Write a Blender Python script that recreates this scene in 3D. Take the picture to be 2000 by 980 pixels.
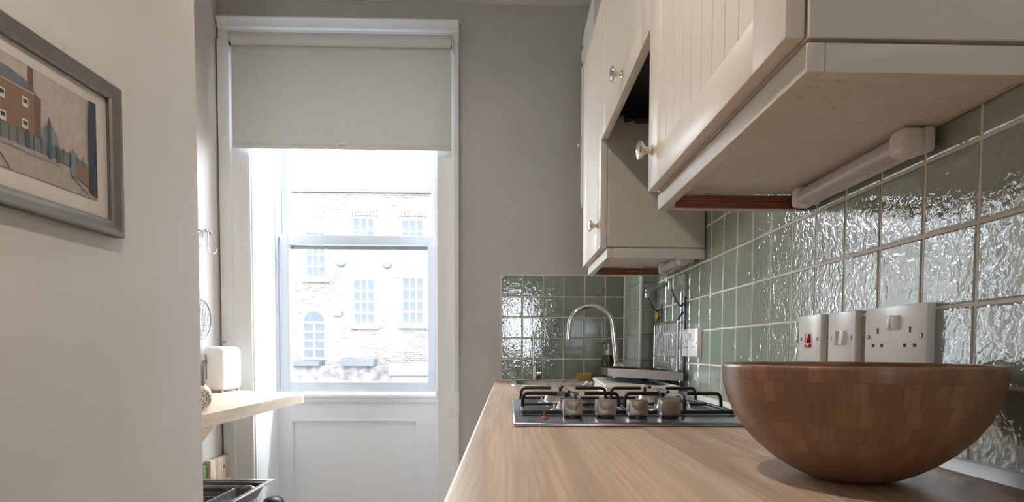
import bpy, bmesh, math, random
from mathutils import Vector, Matrix
random.seed(7)
scene = bpy.context.scene
for o in list(bpy.data.objects):
    bpy.data.objects.remove(o, do_unlink=True)
COL = scene.collection
R = math.radians
CH = 1.063            # lens height above the kitchen floor; geometry below is written relative to it

# ------------------------------------------------------------------ camera
cam_d = bpy.data.cameras.new('camera'); cam = bpy.data.objects.new('camera', cam_d); COL.objects.link(cam)
YAW, PITCH, ROLL = R(1.509), R(2.503), R(0.227)
cy, sy, cp, sp, cr, sr = math.cos(YAW), math.sin(YAW), math.cos(PITCH), math.sin(PITCH), math.cos(ROLL), math.sin(ROLL)
M = Matrix(((cr, -sr, 0), (sr, cr, 0), (0, 0, 1))) @ Matrix(((1, 0, 0), (0, cp, -sp), (0, sp, cp))) @ \
    Matrix(((1, 0, 0), (0, 0, -1), (0, 1, 0))) @ Matrix(((cy, -sy, 0), (sy, cy, 0), (0, 0, 1)))
rx, ry, rz = M[0], M[1], M[2]
mw = Matrix(((rx[0], -ry[0], -rz[0], 0), (rx[1], -ry[1], -rz[1], 0), (rx[2], -ry[2], -rz[2], CH), (0, 0, 0, 1)))
cam.matrix_world = mw
cam_d.sensor_fit = 'HORIZONTAL'; cam_d.sensor_width = 36.0
cam_d.lens = 1208.25 / 2000 * 36
cam_d.shift_x = (1000 - 1025.19) / 2000
cam_d.shift_y = (734.96 - 490) / 2000
cam_d.clip_start = 0.02; cam_d.clip_end = 300
scene.camera = cam

# ------------------------------------------------------------------ world, sun, exposure
SKY = 24.0
world = bpy.data.worlds.new('overcast_sky'); scene.world = world; world.use_nodes = True
bg = world.node_tree.nodes['Background']
bg.inputs[0].default_value = (0.86, 0.94, 1.0, 1); bg.inputs[1].default_value = SKY
sun_d = bpy.data.lights.new('sun', 'SUN'); sun_d.energy = 3.0; sun_d.angle = R(3); sun_d.color = (1, .97, .92)
sun = bpy.data.objects.new('sun', sun_d); COL.objects.link(sun)
sun.rotation_euler = Vector((-1, -0.4, -1.4)).to_track_quat('-Z', 'Y').to_euler()
sun.location = (6, 6, 12)
vs = scene.view_settings
vs.view_transform = 'Standard'; vs.look = 'None'; vs.gamma = 1; vs.use_curve_mapping = False
vs.exposure = 0.0
scene.cycles.use_denoising = True
scene.cycles.max_bounces = 10; scene.cycles.diffuse_bounces = 6; scene.cycles.glossy_bounces = 5
scene.cycles.transparent_max_bounces = 12; scene.cycles.sample_clamp_indirect = 8
scene.cycles.caustics_reflective = False; scene.cycles.caustics_refractive = False

# ------------------------------------------------------------------ materials
def lin(c):
    return tuple(((v / 255) / 12.92 if v / 255 <= .04045 else ((v / 255 + .055) / 1.055) ** 2.4) for v in c)
MATS = {}
class NT:
    def __init__(s, name):
        s.m = bpy.data.materials.new(name); s.m.use_nodes = True; s.t = s.m.node_tree; s.n = s.t.nodes
        s.b = s.n['Principled BSDF']; MATS[name] = s.m
    def add(s, typ, **kw):
        n = s.n.new(typ)
        for k, v in kw.items(): setattr(n, k, v)
        return n
    def link(s, a, b): s.t.links.new(a, b)
    def coords(s, scale=(1, 1, 1), kind='Object', rand=0.0):
        tc = s.add('ShaderNodeTexCoord'); mp = s.add('ShaderNodeMapping')
        mp.inputs['Scale'].default_value = scale
        s.link(tc.outputs[kind], mp.inputs['Vector'])
        if rand:
            oi = s.add('ShaderNodeObjectInfo'); ml = s.add('ShaderNodeMath', operation='MULTIPLY'); ml.inputs[1].default_value = rand
            s.link(oi.outputs['Random'], ml.inputs[0])
            cb = s.add('ShaderNodeCombineXYZ')
            for i in range(3): s.link(ml.outputs[0], cb.inputs[i])
            s.link(cb.outputs[0], mp.inputs['Location'])
        return mp.outputs[0]
    def noise(s, vec, scale, detail=3, rough=.5, dist=0):
        n = s.add('ShaderNodeTexNoise'); n.inputs['Scale'].default_value = scale; n.inputs['Detail'].default_value = detail
        n.inputs['Roughness'].default_value = rough; n.inputs['Distortion'].default_value = dist
        s.link(vec, n.inputs['Vector']); return n.outputs['Fac']
    def ramp(s, fac, stops):
        r = s.add('ShaderNodeValToRGB'); e = r.color_ramp.elements
        while len(e) < len(stops): e.new(.5)
        for q, (p, c) in zip(e, stops): q.position = p; q.color = (*c[:3], 1)
        s.link(fac, r.inputs[0]); return r.outputs[0]
    def mix(s, fac, a, b, mode='MIX'):
        m = s.add('ShaderNodeMix', data_type='RGBA', blend_type=mode)
        for sock, v in ((m.inputs[0], fac), (m.inputs[6], a), (m.inputs[7], b)):
            if isinstance(v, (int, float)): sock.default_value = v
            elif isinstance(v, tuple): sock.default_value = (*v[:3], 1)
            else: s.link(v, sock)
        return m.outputs[2]
    def bump(s, h, strength=.3, dist=.001):
        b = s.add('ShaderNodeBump'); b.inputs['Strength'].default_value = strength; b.inputs['Distance'].default_value = dist
        s.link(h, b.inputs['Height']); s.link(b.outputs[0], s.b.inputs['Normal'])
    def base(s, c):
        if isinstance(c, tuple): s.b.inputs['Base Color'].default_value = (*c[:3], 1)
        else: s.link(c, s.b.inputs['Base Color'])
    def rough(s, r): s.b.inputs['Roughness'].default_value = r

def paint(name, rgb, rough=.6, var=.04, scale=6, bump=.1, bscale=180, bdist=.0006, spec=.5):
    m = NT(name); c = lin(rgb); v = m.coords()
    f = m.noise(v, scale, 4)
    m.base(m.ramp(f, [(.3, tuple(x * (1 - var) for x in c)), (.7, tuple(min(1, x * (1 + var)) for x in c))]))
    m.rough(rough); m.b.inputs['Specular IOR Level'].default_value = spec
    if bump: m.bump(m.noise(v, bscale, 3), bump, bdist)
    return m.m
def metal(name, rgb, rough=.25, bump=0):
    m = NT(name); m.base(lin(rgb)); m.rough(rough); m.b.inputs['Metallic'].default_value = 1
    v = m.coords((1, 1, 1)); f = m.noise(v, 40, 3)
    r = m.add('ShaderNodeMapRange'); r.inputs[3].default_value = rough * .8; r.inputs[4].default_value = rough * 1.25
    m.link(f, r.inputs[0]); m.link(r.outputs[0], m.b.inputs['Roughness'])
    return m.m

paint('wall_paint', (204, 198, 192), .75, .025, 3, .25, 260)
paint('ceiling_paint', (222, 220, 216), .8)
paint('white_gloss', (248, 250, 253), .32, .015, 5, .05, 60)
paint('sash_paint', (208, 213, 220), .32, .015, 5, .05, 60)  # white gloss greyed to hold down bounced light on the sashes
paint('cabinet_cream', (228, 220, 209), .38, .02, 8, .06, 300)
paint('carcass_cream', (220, 214, 205), .45, .02, 8, .06, 300)
paint('strip_grey', (150, 160, 158), .6, .1, 30, 0)
paint('grout', (238, 234, 226), .85, .06, 25, .3, 400)
paint('edge_trim', (232, 230, 224), .4, .02)
paint('sealant', (228, 228, 226), .35, .03)
paint('white_plastic', (246, 246, 246), .3, .01, 10, 0)
paint('plastic_side', (236, 228, 220), .35, .01, 10, 0)
paint('black_plastic', (22, 22, 24), .4, .05, 10, .05)
paint('red_neon', (190, 20, 24), .25, .05, 40, 0)
paint('dark_slot', (52, 40, 36), .7, .05, 20, 0)
paint('blind_fabric', (226, 228, 229), .85, .02, 30, .35, 900, .0004)
_m = MATS['blind_fabric']; _t = _m.node_tree; _tl = _t.nodes.new('ShaderNodeBsdfTranslucent'); _tl.inputs[0].default_value = (.60, .61, .61, 1)
_mx = _t.nodes.new('ShaderNodeMixShader'); _mx.inputs[0].default_value = .15
_t.links.new(_t.nodes['Principled BSDF'].outputs[0], _mx.inputs[1]); _t.links.new(_tl.outputs[0], _mx.inputs[2]); _t.links.new(_mx.outputs[0], _t.nodes['Material Output'].inputs['Surface'])
paint('toaster_white', (240, 242, 245), .25, .01, 10, 0)
paint('floor_board', (184, 176, 168), .5, .15, 5, .1)
paint('boiler_white', (228, 231, 230), .3, .01, 6, 0)
paint('enamel_white', (240, 238, 232), .3, .02, 10, 0)
paint('low_shelf_white', (232, 232, 236), .4, .02)
paint('soap_dark', (40, 38, 34), .2, .05, 20, 0)
paint('sponge', (178, 150, 70), .95, .12, 60, .6, 300, .002)
paint('green_board', (92, 128, 62), .5, .1, 20, 0)
paint('mat_card', (206, 197, 188), .9, .015, 20, 0)
paint('shed_white', (150, 151, 152), .7, .03)
paint('slab_grey', (50, 52, 58), .8, .15, 3)
paint('outside_ground', (105, 103, 100), .9, .1, 2)
paint('outside_frame', (245, 246, 246), .5, .01)
paint('lamp_black', (48, 56, 62), .6, .05)
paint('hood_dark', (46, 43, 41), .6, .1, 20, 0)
metal('chrome', (226, 228, 230), .07)
metal('knob_chrome', (232, 226, 216), .13)
metal('brushed_steel', (196, 194, 190), .28)
metal('steel_dark', (120, 122, 128), .30)
metal('rack_steel', (92, 84, 78), .40)
metal('hob_steel', (178, 184, 200), .20)
metal('knob_steel', (170, 158, 146), .42)
metal('wire_steel', (190, 192, 192), .25)
metal('frame_pewter', (132, 126, 120), .45)
metal('lock_brass', (190, 180, 150), .3)

m = NT('cast_iron'); m.base(lin((26, 26, 30))); m.rough(.42); m.bump(m.noise(m.coords(), 600, 2), .3, .0005)

def glaze(name, ior, k=1.0, bump=.0011):                 # wavy hand-made glaze
    m = NT(name); v = m.coords((1, 1, 1), rand=37.0)
    oi = m.add('ShaderNodeObjectInfo')
    cs_ = [tuple(x * k for x in lin(c)) for c in ((142, 156, 144), (149, 163, 151), (155, 168, 159), (160, 172, 162))]
    c1 = m.ramp(oi.outputs['Random'], [(0, cs_[0]), (.5, cs_[1]), (1, cs_[2])])
    m.base(m.mix(m.noise(v, 18, 3), c1, cs_[3]))
    m.rough(.04); m.b.inputs['IOR'].default_value = ior
    h1 = m.noise(v, 56, 1.2, .5, .9); h2 = m.noise(v, 150, 1, .5, .8)
    hh = m.add('ShaderNodeMath', operation='MULTIPLY_ADD'); hh.inputs[1].default_value = .34
    m.link(h2, hh.inputs[0]); m.link(h1, hh.inputs[2]); m.bump(hh.outputs[0], 1.0, bump)
glaze('glazed_tile', 2.8); glaze('glazed_tile_shaded', 1.8, .62, .00042)  # second one: same glaze, darkened and dulled to paint shade on camera-facing tiles

def wood(name, dark, light, scale=(26, 2.2, 26), rough=.42, grain=5, rand=11.0, bump=.05, contrast=(.30, .72), rings=0):
    m = NT(name); v = m.coords(scale, rand=rand)
    warp = m.noise(v, .55, 2, .5, .6)
    w = m.add('ShaderNodeTexNoise'); w.inputs['Scale'].default_value = 1.1; w.inputs['Detail'].default_value = grain
    w.inputs['Distortion'].default_value = 1.1; m.link(v, w.inputs['Vector'])
    v2 = m.coords((scale[0] * 9, scale[1] * 3, scale[2] * 9), rand=rand)
    fine = m.noise(v2, 1.2, 3)
    c = m.ramp(w.outputs['Fac'], [(contrast[0], lin(dark)), (contrast[1], lin(light))])
    c = m.mix(m.ramp(fine, [(.35, (.0, .0, .0)), (.7, (.45, .45, .45))]), c, tuple(x * .72 for x in lin(dark)))
    if rings:                                       # arched growth rings
        v3 = m.coords((11, 1.0, 11), rand=rand); wv = m.add('ShaderNodeTexWave', wave_type='BANDS', bands_direction='X')
        wv.inputs['Scale'].default_value = 2.2; wv.inputs['Distortion'].default_value = 9.0; wv.inputs['Detail'].default_value = 2.0; wv.inputs['Detail Scale'].default_value = .9
        m.link(v3, wv.inputs['Vector'])
        c = m.mix(m.ramp(wv.outputs['Fac'], [(.0, (rings, rings, rings)), (.28, (0, 0, 0))]), c, tuple(x * .62 for x in lin(dark)))
    oi = m.add('ShaderNodeObjectInfo')
    c = m.mix(m.ramp(oi.outputs['Random'], [(0, (.0, .0, .0)), (1, (.5, .5, .5))]), c, lin(light))
    m.base(c); m.rough(rough); m.bump(fine, bump, .0006); return m
wood('oak_worktop', (150, 121, 96), (214, 187, 161), (17, .9, 17), .38, 7, contrast=(.34, .60), rings=.32)
wood('shelf_pine', (176, 150, 120), (226, 208, 184), (30, 3, 30), .5, 3)
wood('board_pine', (186, 158, 124), (236, 222, 200), (6, 30, 3), .55, 3)
wood('brown_strip', (120, 66, 44), (146, 86, 60), (4, 30, 30), .6, 3)

m = NT('chipboard_cream')                     # cabinet underside, dirty laminate
v = m.coords(); f = m.noise(v, 7, 5, .6); sp_ = m.noise(v, 120, 2, .6)
c = m.ramp(f, [(.3, lin((234, 229, 223))), (.7, lin((243, 239, 235)))])
c = m.mix(m.ramp(sp_, [(.30, (.5, .5, .5)), (.36, (0, 0, 0))]), c, lin((128, 96, 70)))
m.base(c); m.rough(.6)

m = NT('bowl_bamboo')                        # glued staves, printed through a UV of angle x arc length
tc = m.add('ShaderNodeTexCoord'); UVs = tc.outputs['UV']
def brick(vec, w, h, mort, off=.37):
    b = m.add('ShaderNodeTexBrick'); b.offset = off; b.offset_frequency = 2; b.squash = 1
    b.inputs['Scale'].default_value = 1; b.inputs['Mortar Size'].default_value = mort; b.inputs['Mortar Smooth'].default_value = .3
    b.inputs['Bias'].default_value = 0; b.inputs['Brick Width'].default_value = w; b.inputs['Row Height'].default_value = h
    b.inputs['Color1'].default_value = (0, 0, 0, 1); b.inputs['Color2'].default_value = (1, 1, 1, 1); b.inputs['Mortar'].default_value = (.5, .5, .5, 1)
    m.link(vec, b.inputs['Vector']); return b
b1 = brick(UVs, .0155, .0235, .00030); b2 = brick(UVs, .0062, .0235, .0003, .5)
grain = m.add('ShaderNodeMapping'); grain.inputs['Scale'].default_value = (260, 26, 1); m.link(UVs, grain.inputs[0])
g = m.noise(grain.outputs[0], 1, 4)
c = m.ramp(b1.outputs['Color'], [(0, lin((122, 89, 66))), (.5, lin((131, 97, 72))), (1, lin((144, 110, 84)))])
c = m.mix(m.ramp(b2.outputs['Color'], [(0, (0, 0, 0)), (1, (.34, .34, .34))]), c, lin((104, 72, 54)))
c = m.mix(m.ramp(g, [(.35, (.35, .35, .35)), (.65, (0, 0, 0))]), c, lin((112, 76, 58)))
mo = m.add('ShaderNodeMath', operation='MULTIPLY'); mo.inputs[1].default_value = .75; m.link(b1.outputs['Fac'], mo.inputs[0])
c = m.mix(mo.outputs[0], c, lin((104, 70, 54)))
m.base(c); m.rough(.34)

m = NT('back_wall_paint')                     # grey emulsion with a flaking patch of old plaster by the worktop
geo = m.add('ShaderNodeNewGeometry'); mp = m.add('ShaderNodeMapping'); m.link(geo.outputs['Position'], mp.inputs[0])
mp.inputs['Location'].default_value = (.115, 0, -.985); mp.inputs['Scale'].default_value = (12, 0, 7.5)
mp.inputs['Location'].default_value = (.115 * 12, 0, -.985 * 7.5)
ln = m.add('ShaderNodeVectorMath', operation='LENGTH'); m.link(mp.outputs[0], ln.inputs[0])
n1 = m.noise(geo.outputs['Position'], 22, 5, .65)
ad = m.add('ShaderNodeMath', operation='MULTIPLY_ADD'); ad.inputs[1].default_value = 1.3; m.link(n1, ad.inputs[0]); m.link(ln.outputs['Value'], ad.inputs[2])
mask = m.ramp(ad.outputs[0], [(.75, (1, 1, 1)), (.98, (0, 0, 0))])
f = m.noise(geo.outputs['Position'], 3, 4)
c = m.ramp(f, [(.3, lin((188, 187, 186))), (.7, lin((195, 194, 193)))])
m.base(m.mix(mask, c, lin((206, 194, 184)))); m.rough(.75); m.bump(m.noise(geo.outputs['Position'], 240, 3), .3, .0008)

m = NT('roll_towel')
v = m.coords(); f = m.noise(v, 160, 3, .6)
m.base(m.ramp(f, [(.35, lin((120, 92, 84))), (.5, lin((206, 192, 182))), (.7, lin((232, 222, 214)))])); m.rough(.95); m.bump(f, .5, .002)

m = NT('window_glass')
tr = m.add('ShaderNodeBsdfTransparent'); gl = m.add('ShaderNodeBsdfGlossy'); gl.inputs['Roughness'].default_value = .01
lw = m.add('ShaderNodeLayerWeight'); pw = m.add('ShaderNodeMath', operation='POWER'); pw.inputs[1].default_value = 5; m.link(lw.outputs['Facing'], pw.inputs[0])
fr = m.add('ShaderNodeMath', operation='MULTIPLY_ADD'); fr.inputs[1].default_value = .5; fr.inputs[2].default_value = .025; m.link(pw.outputs[0], fr.inputs[0])
mx = m.add('ShaderNodeMixShader'); m.link(fr.outputs[0], mx.inputs[0]); m.link(tr.outputs[0], mx.inputs[1]); m.link(gl.outputs[0], mx.inputs[2])
m.link(mx.outputs[0], m.n['Material Output'].inputs['Surface'])

m = NT('lamp_acrylic'); m.base((.93, .91, .90)); m.rough(.10); m.b.inputs['Transmission Weight'].default_value = .30; m.b.inputs['IOR'].default_value = 1.45
m.bump(m.noise(m.coords((300, 2, 2)), 1, 1), .2, .0005)
m = NT('lamp_glow'); m.base((.9, .85, .75)); m.b.inputs['Emission Color'].default_value = (1, .84, .6, 1); m.b.inputs['Emission Strength'].default_value = 4
m.bump(m.noise(m.coords(), 50, 1), .02, .0005)

m = NT('facade_brick')                         # pale London stock brick far across the yard
tc = m.add('ShaderNodeTexCoord'); sx = m.add('ShaderNodeSeparateXYZ'); cb = m.add('ShaderNodeCombineXYZ')
m.link(tc.outputs['Object'], sx.inputs[0]); m.link(sx.outputs[0], cb.inputs[0]); m.link(sx.outputs[2], cb.inputs[1])
b = m.add('ShaderNodeTexBrick'); b.inputs['Scale'].default_value = 1; b.inputs['Brick Width'].default_value = .23; b.inputs['Row Height'].default_value = .078
b.inputs['Mortar Size'].default_value = .012; b.inputs['Bias'].default_value = 0
b.inputs['Color1'].default_value = (*lin((80, 75, 72)), 1); b.inputs['Color2'].default_value = (*lin((54, 50, 49)), 1); b.inputs['Mortar'].default_value = (*lin((88, 86, 84)), 1)
m.link(cb.outputs[0], b.inputs['Vector'])
n = m.noise(tc.outputs['Object'], .45, 5, .6)
m.base(m.mix(m.ramp(n, [(.42, (0, 0, 0)), (.66, (.75, .75, .75))]), b.outputs['Color'], lin((90, 88, 86)))); m.rough(.9)  # lighter patches paint in the blown-out areas of the wall
m.bump(b.outputs['Fac'], .3, .01)
m = NT('rubble_stone'); v = m.coords(); vo = m.add('ShaderNodeTexVoronoi'); vo.inputs['Scale'].default_value = 4.5; m.link(v, vo.inputs['Vector'])
m.base(m.ramp(m.noise(v, 3.5, 5, .65), [(.3, lin((44, 41, 40))), (.5, lin((72, 70, 70))), (.7, lin((92, 92, 94)))])); m.rough(.9); m.bump(vo.outputs['Distance'], .5, .03)
m = NT('outside_glass'); m.b.inputs['Specular IOR Level'].default_value = .25; m.base(m.ramp(m.noise(m.coords(), 1.5, 3), [(.3, lin((34, 40, 48))), (.7, lin((48, 54, 60)))])); m.rough(.25)

# ------------------------------------------------------------------ mesh builder
WL = {}
def wloc(o): return WL[o.name]
class MB:
    def __init__(s): s.v = []; s.f = []; s.mi = []; s.uv = None
    def add(s, vs, fs, mi=0):
        k = len(s.v); s.v += [tuple(p) for p in vs]; s.f += [tuple(i + k for i in f) for f in fs]; s.mi += [mi] * len(fs); return s
    def box(s, x0, x1, y0, y1, z0, z1, mi=0):
        vs = [(x, y, z) for z in (z0, z1) for y in (y0, y1) for x in (x0, x1)]
        return s.add(vs, [(0, 2, 3, 1), (4, 5, 7, 6), (0, 1, 5, 4), (2, 6, 7, 3), (0, 4, 6, 2), (1, 3, 7, 5)], mi)
    def rbox(s, x0, x1, y0, y1, z0, z1, r=.004, seg=2, mi=0, xf=None):
        bm = bmesh.new(); bmesh.ops.create_cube(bm, size=1)
        for v in bm.verts: v.co = Vector(((x0 + x1) / 2 + v.co.x * (x1 - x0), (y0 + y1) / 2 + v.co.y * (y1 - y0), (z0 + z1) / 2 + v.co.z * (z1 - z0)))
        r = min(r, .49 * min(x1 - x0, y1 - y0, z1 - z0))
        bmesh.ops.bevel(bm, geom=bm.edges[:], offset=r, segments=seg, profile=.5, affect='EDGES')
        bm.verts.index_update(); vs = [v.co.copy() for v in bm.verts]
        if xf: vs = [xf @ v for v in vs]
        s.add(vs, [[v.index for v in f.verts] for f in bm.faces], mi); bm.free(); return s
    def prism(s, poly, axis, a, b, mi=0):
        """poly in the two other axes (cyclic order x,y,z), extruded along axis from a to b"""
        n = len(poly)
        def P(u, v, w): return {'x': (w, u, v), 'y': (u, w, v), 'z': (u, v, w)}[axis]
        vs = [P(u, v, a) for u, v in poly] + [P(u, v, b) for u, v in poly]
        fs = [tuple(range(n - 1, -1, -1)), tuple(range(n, 2 * n))] + [(i, (i + 1) % n, n + (i + 1) % n, n + i) for i in range(n)]
        return s.add(vs, fs, mi)
    def tube(s, pts, r, seg=10, mi=0, closed=False):
        pts = [Vector(p) for p in pts]; n = len(pts); rr = r if isinstance(r, (list, tuple)) else [r] * n
        k = len(s.v); up = None; rings = []
        for i, p in enumerate(pts):
            a = pts[(i - 1) % n] if (i > 0 or closed) else p; b = pts[(i + 1) % n] if (i < n - 1 or closed) else p
            t = (b - a).normalized()
            if up is None:
                up = Vector((0, 0, 1)) if abs(t.z) < .9 else Vector((1, 0, 0))
            u = (up - t * up.dot(t)).normalized(); w = t.cross(u); up = u
            rings.append([p + (u * math.cos(2 * math.pi * j / seg) + w * math.sin(2 * math.pi * j / seg)) * rr[i] for j in range(seg)])
        fs = []
        m_ = n if closed else n - 1
        for i in range(m_):
            i2 = (i + 1) % n
            for j in range(seg): fs.append((i * seg + j, i * seg + (j + 1) % seg, i2 * seg + (j + 1) % seg, i2 * seg + j))
        if not closed: fs += [tuple(range(seg - 1, -1, -1)), tuple((n - 1) * seg + j for j in range(seg))]
        return s.add([q for g in rings for q in g], fs, mi)
    def lathe(s, prof, c, axis='z', seg=24, mi=0, flip=1):
        n = len(prof); vs = []
        for r, h in prof:
            for j in range(seg):
                a = 2 * math.pi * j / seg; u, w = r * math.cos(a), r * math.sin(a); h_ = h * flip
                vs.append({'z': (c[0] + u, c[1] + w, c[2] + h_), 'x': (c[0] + h_, c[1] + u, c[2] + w), 'y': (c[0] + u, c[1] + h_, c[2] + w)}[axis])
        fs = [(i * seg + j, i * seg + (j + 1) % seg, (i + 1) * seg + (j + 1) % seg, (i + 1) * seg + j) for i in range(n - 1) for j in range(seg)]
        fs += [tuple(range(seg - 1, -1, -1)), tuple((n - 1) * seg + j for j in range(seg))]
        return s.add(vs, fs, mi)
    def xf(s, mat, k0=0):
        for i in range(k0, len(s.v)): s.v[i] = tuple(mat @ Vector(s.v[i]))
        return s
    def mesh(s, name, mats, off=(0, 0, 0), smooth=35):
        me = bpy.data.meshes.new(name)
        me.from_pydata([(x - off[0], y - off[1], z - off[2]) for x, y, z in s.v], [], s.f)
        for q in (mats if isinstance(mats, (list, tuple)) else [mats]): me.materials.append(MATS[q])
        me.polygons.foreach_set('material_index', s.mi)
        bm = bmesh.new(); bm.from_mesh(me); bmesh.ops.recalc_face_normals(bm, faces=bm.faces); bm.to_mesh(me); bm.free()
        me.shade_smooth(); me.set_sharp_from_angle(angle=R(smooth)); me.update(); return me
    def build(s, name, mats, parent=None, label=None, smooth=35):
        if parent is not None: off = wloc(parent)
        else:
            xs, ys, zs = zip(*s.v); off = ((min(xs) + max(xs)) / 2, (min(ys) + max(ys)) / 2, min(zs))
        o = bpy.data.objects.new(name, s.mesh(name, mats, off, smooth)); COL.objects.link(o)
        if parent is not None: o.parent = parent
        else: o.location = (off[0], off[1], off[2] + CH)
        WL[o.name] = off
        if label: o['label'] = label
        return o
def tag(o, label, cat, group=None, kind=None):
    o['label'] = label; o['category'] = cat
    if group: o['group'] = group
    if kind: o['kind'] = kind
    return o
def thing(name, loc, label, cat, group=None):
    o = bpy.data.objects.new(name, None); COL.objects.link(o); o.empty_display_size = .05
    o.location = (loc[0], loc[1], loc[2] + CH); WL[o.name] = tuple(loc); return tag(o, label, cat, group)
def struct(o, label=None, cat=None):
    o['kind'] = 'structure'
    if label: o['label'] = label
    if cat: o['category'] = cat
    return o
def fillet(pts, r, n=5):
    pts = [Vector(p) for p in pts]; out = [pts[0]]
    for a, b, c in zip(pts, pts[1:], pts[2:]):
        d1 = (a - b); d2 = (c - b); k = min(r, d1.length * .49, d2.length * .49)
        p1 = b + d1.normalized() * k; p2 = b + d2.normalized() * k
        for i in range(n + 1):
            t = i / n; out.append(p1 * (1 - t) ** 2 + b * 2 * t * (1 - t) + p2 * t * t)
    return out + [pts[-1]]
def place(name, me, loc, parent, rot=(0, 0, 0), scale=(1, 1, 1)):
    o = bpy.data.objects.new(name, me); COL.objects.link(o); p = wloc(parent); o.parent = parent
    o.location = (loc[0] - p[0], loc[1] - p[1], loc[2] - p[2]); o.rotation_euler = rot; o.scale = scale; return o

FL = -CH; CE = 1.657; WT = -.153                # floor, ceiling, worktop heights
XR = .5832; XL = -.895; YL = 1.823; XA = -1.385; YB = 3.053; YR = -4.0

# ------------------------------------------------------------------ the room shell
struct(MB().box(-1.7, .8, YR - .2, YB + .4, FL - .08, FL).build('floor', 'floor_board'), 'wooden kitchen floor', 'floor')
struct(MB().box(-1.7, .8, YR - .2, YB + .4, CE, CE + .1).build('ceiling', 'ceiling_paint'), 'white painted ceiling above the window wall', 'ceiling')
wr = struct(MB().box(.590, .8, YR - .2, YB + .4, FL, CE).build('wall_right', 'wall_paint'), 'right wall with green glazed tiles above the worktop', 'wall')
struct(MB().box(-1.7, XL, YR - .2, YL, FL, CE).build('wall_left', 'wall_paint'), 'warm beige wall carrying the framed street picture', 'wall')
struct(MB().box(-1.7, XA, YL, YB + .4, FL, CE).build('wall_alcove', 'wall_paint'), 'pale alcove side wall beside the window, with hooks', 'wall')
wb = MB()
WX0, WX1, WZ1 = -1.240, -.352, 1.455
wb.box(XA, WX0, YB, YB + .40, FL, CE); wb.box(WX1, .59, YB, YB + .40, FL, CE); wb.box(WX0, WX1, YB, YB + .40, WZ1, CE)
wb.box(XA, -.232, YB - .006, YB, 1.56, CE)
wb = struct(wb.build('wall_back', 'back_wall_paint'), 'grey back wall around the tall window', 'wall')
# rear wall behind the camera with a tall glazed opening
rw_ = MB()
RX0, RX1, RZ0, RZ1 = -.08, .42, -.10, .85
rw_.box(XL, RX0, YR - .2, YR, FL, CE); rw_.box(RX1, .59, YR - .2, YR, FL, CE); rw_.box(RX0, RX1, YR - .2, YR, RZ1, CE); rw_.box(RX0, RX1, YR - .2, YR, FL, RZ0)
struct(rw_.build('wall_rear', 'wall_paint'), 'wall behind the viewpoint with a window in it', 'wall')
rwin = thing('window_2', (.05, YR - .1, RZ0), 'plain window behind the viewpoint', 'window'); rwin['kind'] = 'structure'
fm = MB()
for x0, x1, z0, z1 in ((RX0, RX0 + .05, RZ0, RZ1), (RX1 - .05, RX1, RZ0, RZ1), (RX0, RX1, RZ0, RZ0 + .05), (RX0, RX1, RZ1 - .05, RZ1), (.155, .185, RZ0, RZ1), (RX0, RX1, .36, .39)):
    fm.box(x0, x1, YR - .14, YR - .08, z0, z1)
fm.build('window_frame', 'white_gloss', rwin)
MB().box(RX0 + .04, RX1 - .04, YR - .112, YR - .108, RZ0 + .04, RZ1 - .04).build('glass_pane', 'window_glass', rwin)

# ------------------------------------------------------------------ wall tiles
T = .102; G = .0038; TH = .007
def tile_mesh(normal, mat='glazed_tile'):
    h = T / 2 - G / 2; c = .0022
    prof = [(h, 0), (h, TH - c), (h - c * .45, TH - c * .3), (h - c * 1.4, TH)]
    vs = []; fs = []
    for hh, d in prof:
        for sx_, sz_ in ((-1, -1), (1, -1), (1, 1), (-1, 1)):
            vs.append((-d, sx_ * hh, sz_ * hh) if normal == 'x' else (sx_ * hh, -d, sz_ * hh))
    for k in range(3):
        for j in range(4): fs.append((k * 4 + j, k * 4 + (j + 1) % 4, k * 4 + 4 + (j + 1) % 4, k * 4 + 4 + j))
    fs.append((12, 13, 14, 15))
    return MB().add(vs, fs).mesh('tile', mat, smooth=9)
tmx, tmy = tile_mesh('x'), tile_mesh('y', 'glazed_tile_shaded')
MB().box(.5836, .5905, .10, 2.44, -.150, .775).build('grout', 'grout', wr)
XT = .5892                                     # back of the tiles; faces stand at X = .5822
def jit(a=.35): return (R(random.uniform(-a, a)), R(random.uniform(-a, a)), R(random.uniform(-a, a)))
for c in range(-6, 17):
    y0 = .7616 + c * T; w = min(T, 2.425 - y0)
    if w < .02: continue
    for r in range(-4, 5):
        z0 = .3651 - (r + 1) * T
        if z0 > .31 and y0 < 1.10: continue
        if z0 > .31 and y0 > 1.90: continue
        place('tile', tmx, (XT, y0 + w / 2, z0 + T / 2), wr, jit(), (1, w / T, 1))
MB().box(-.0362, .578, YB - .0056, YB + .001, -.153, .3625).build('grout', 'grout', wb)
for c in range(0, 6):
    for r in range(0, 5):
        place('tile', tmy, (-.0362 + (c + .5) * T, YB - .0002, .3609 - (r + .5) * T), wb, jit(.3))
tr1 = MB(); tr1.rbox(-.0415, -.036, YB - .0095, YB + .001, -.153, .367, .002); tr1.rbox(-.0415, .578, YB - .0095, YB + .001, .3615, .367, .002)
tr1.build('tile_edge_trim', 'edge_trim', wb)
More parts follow.
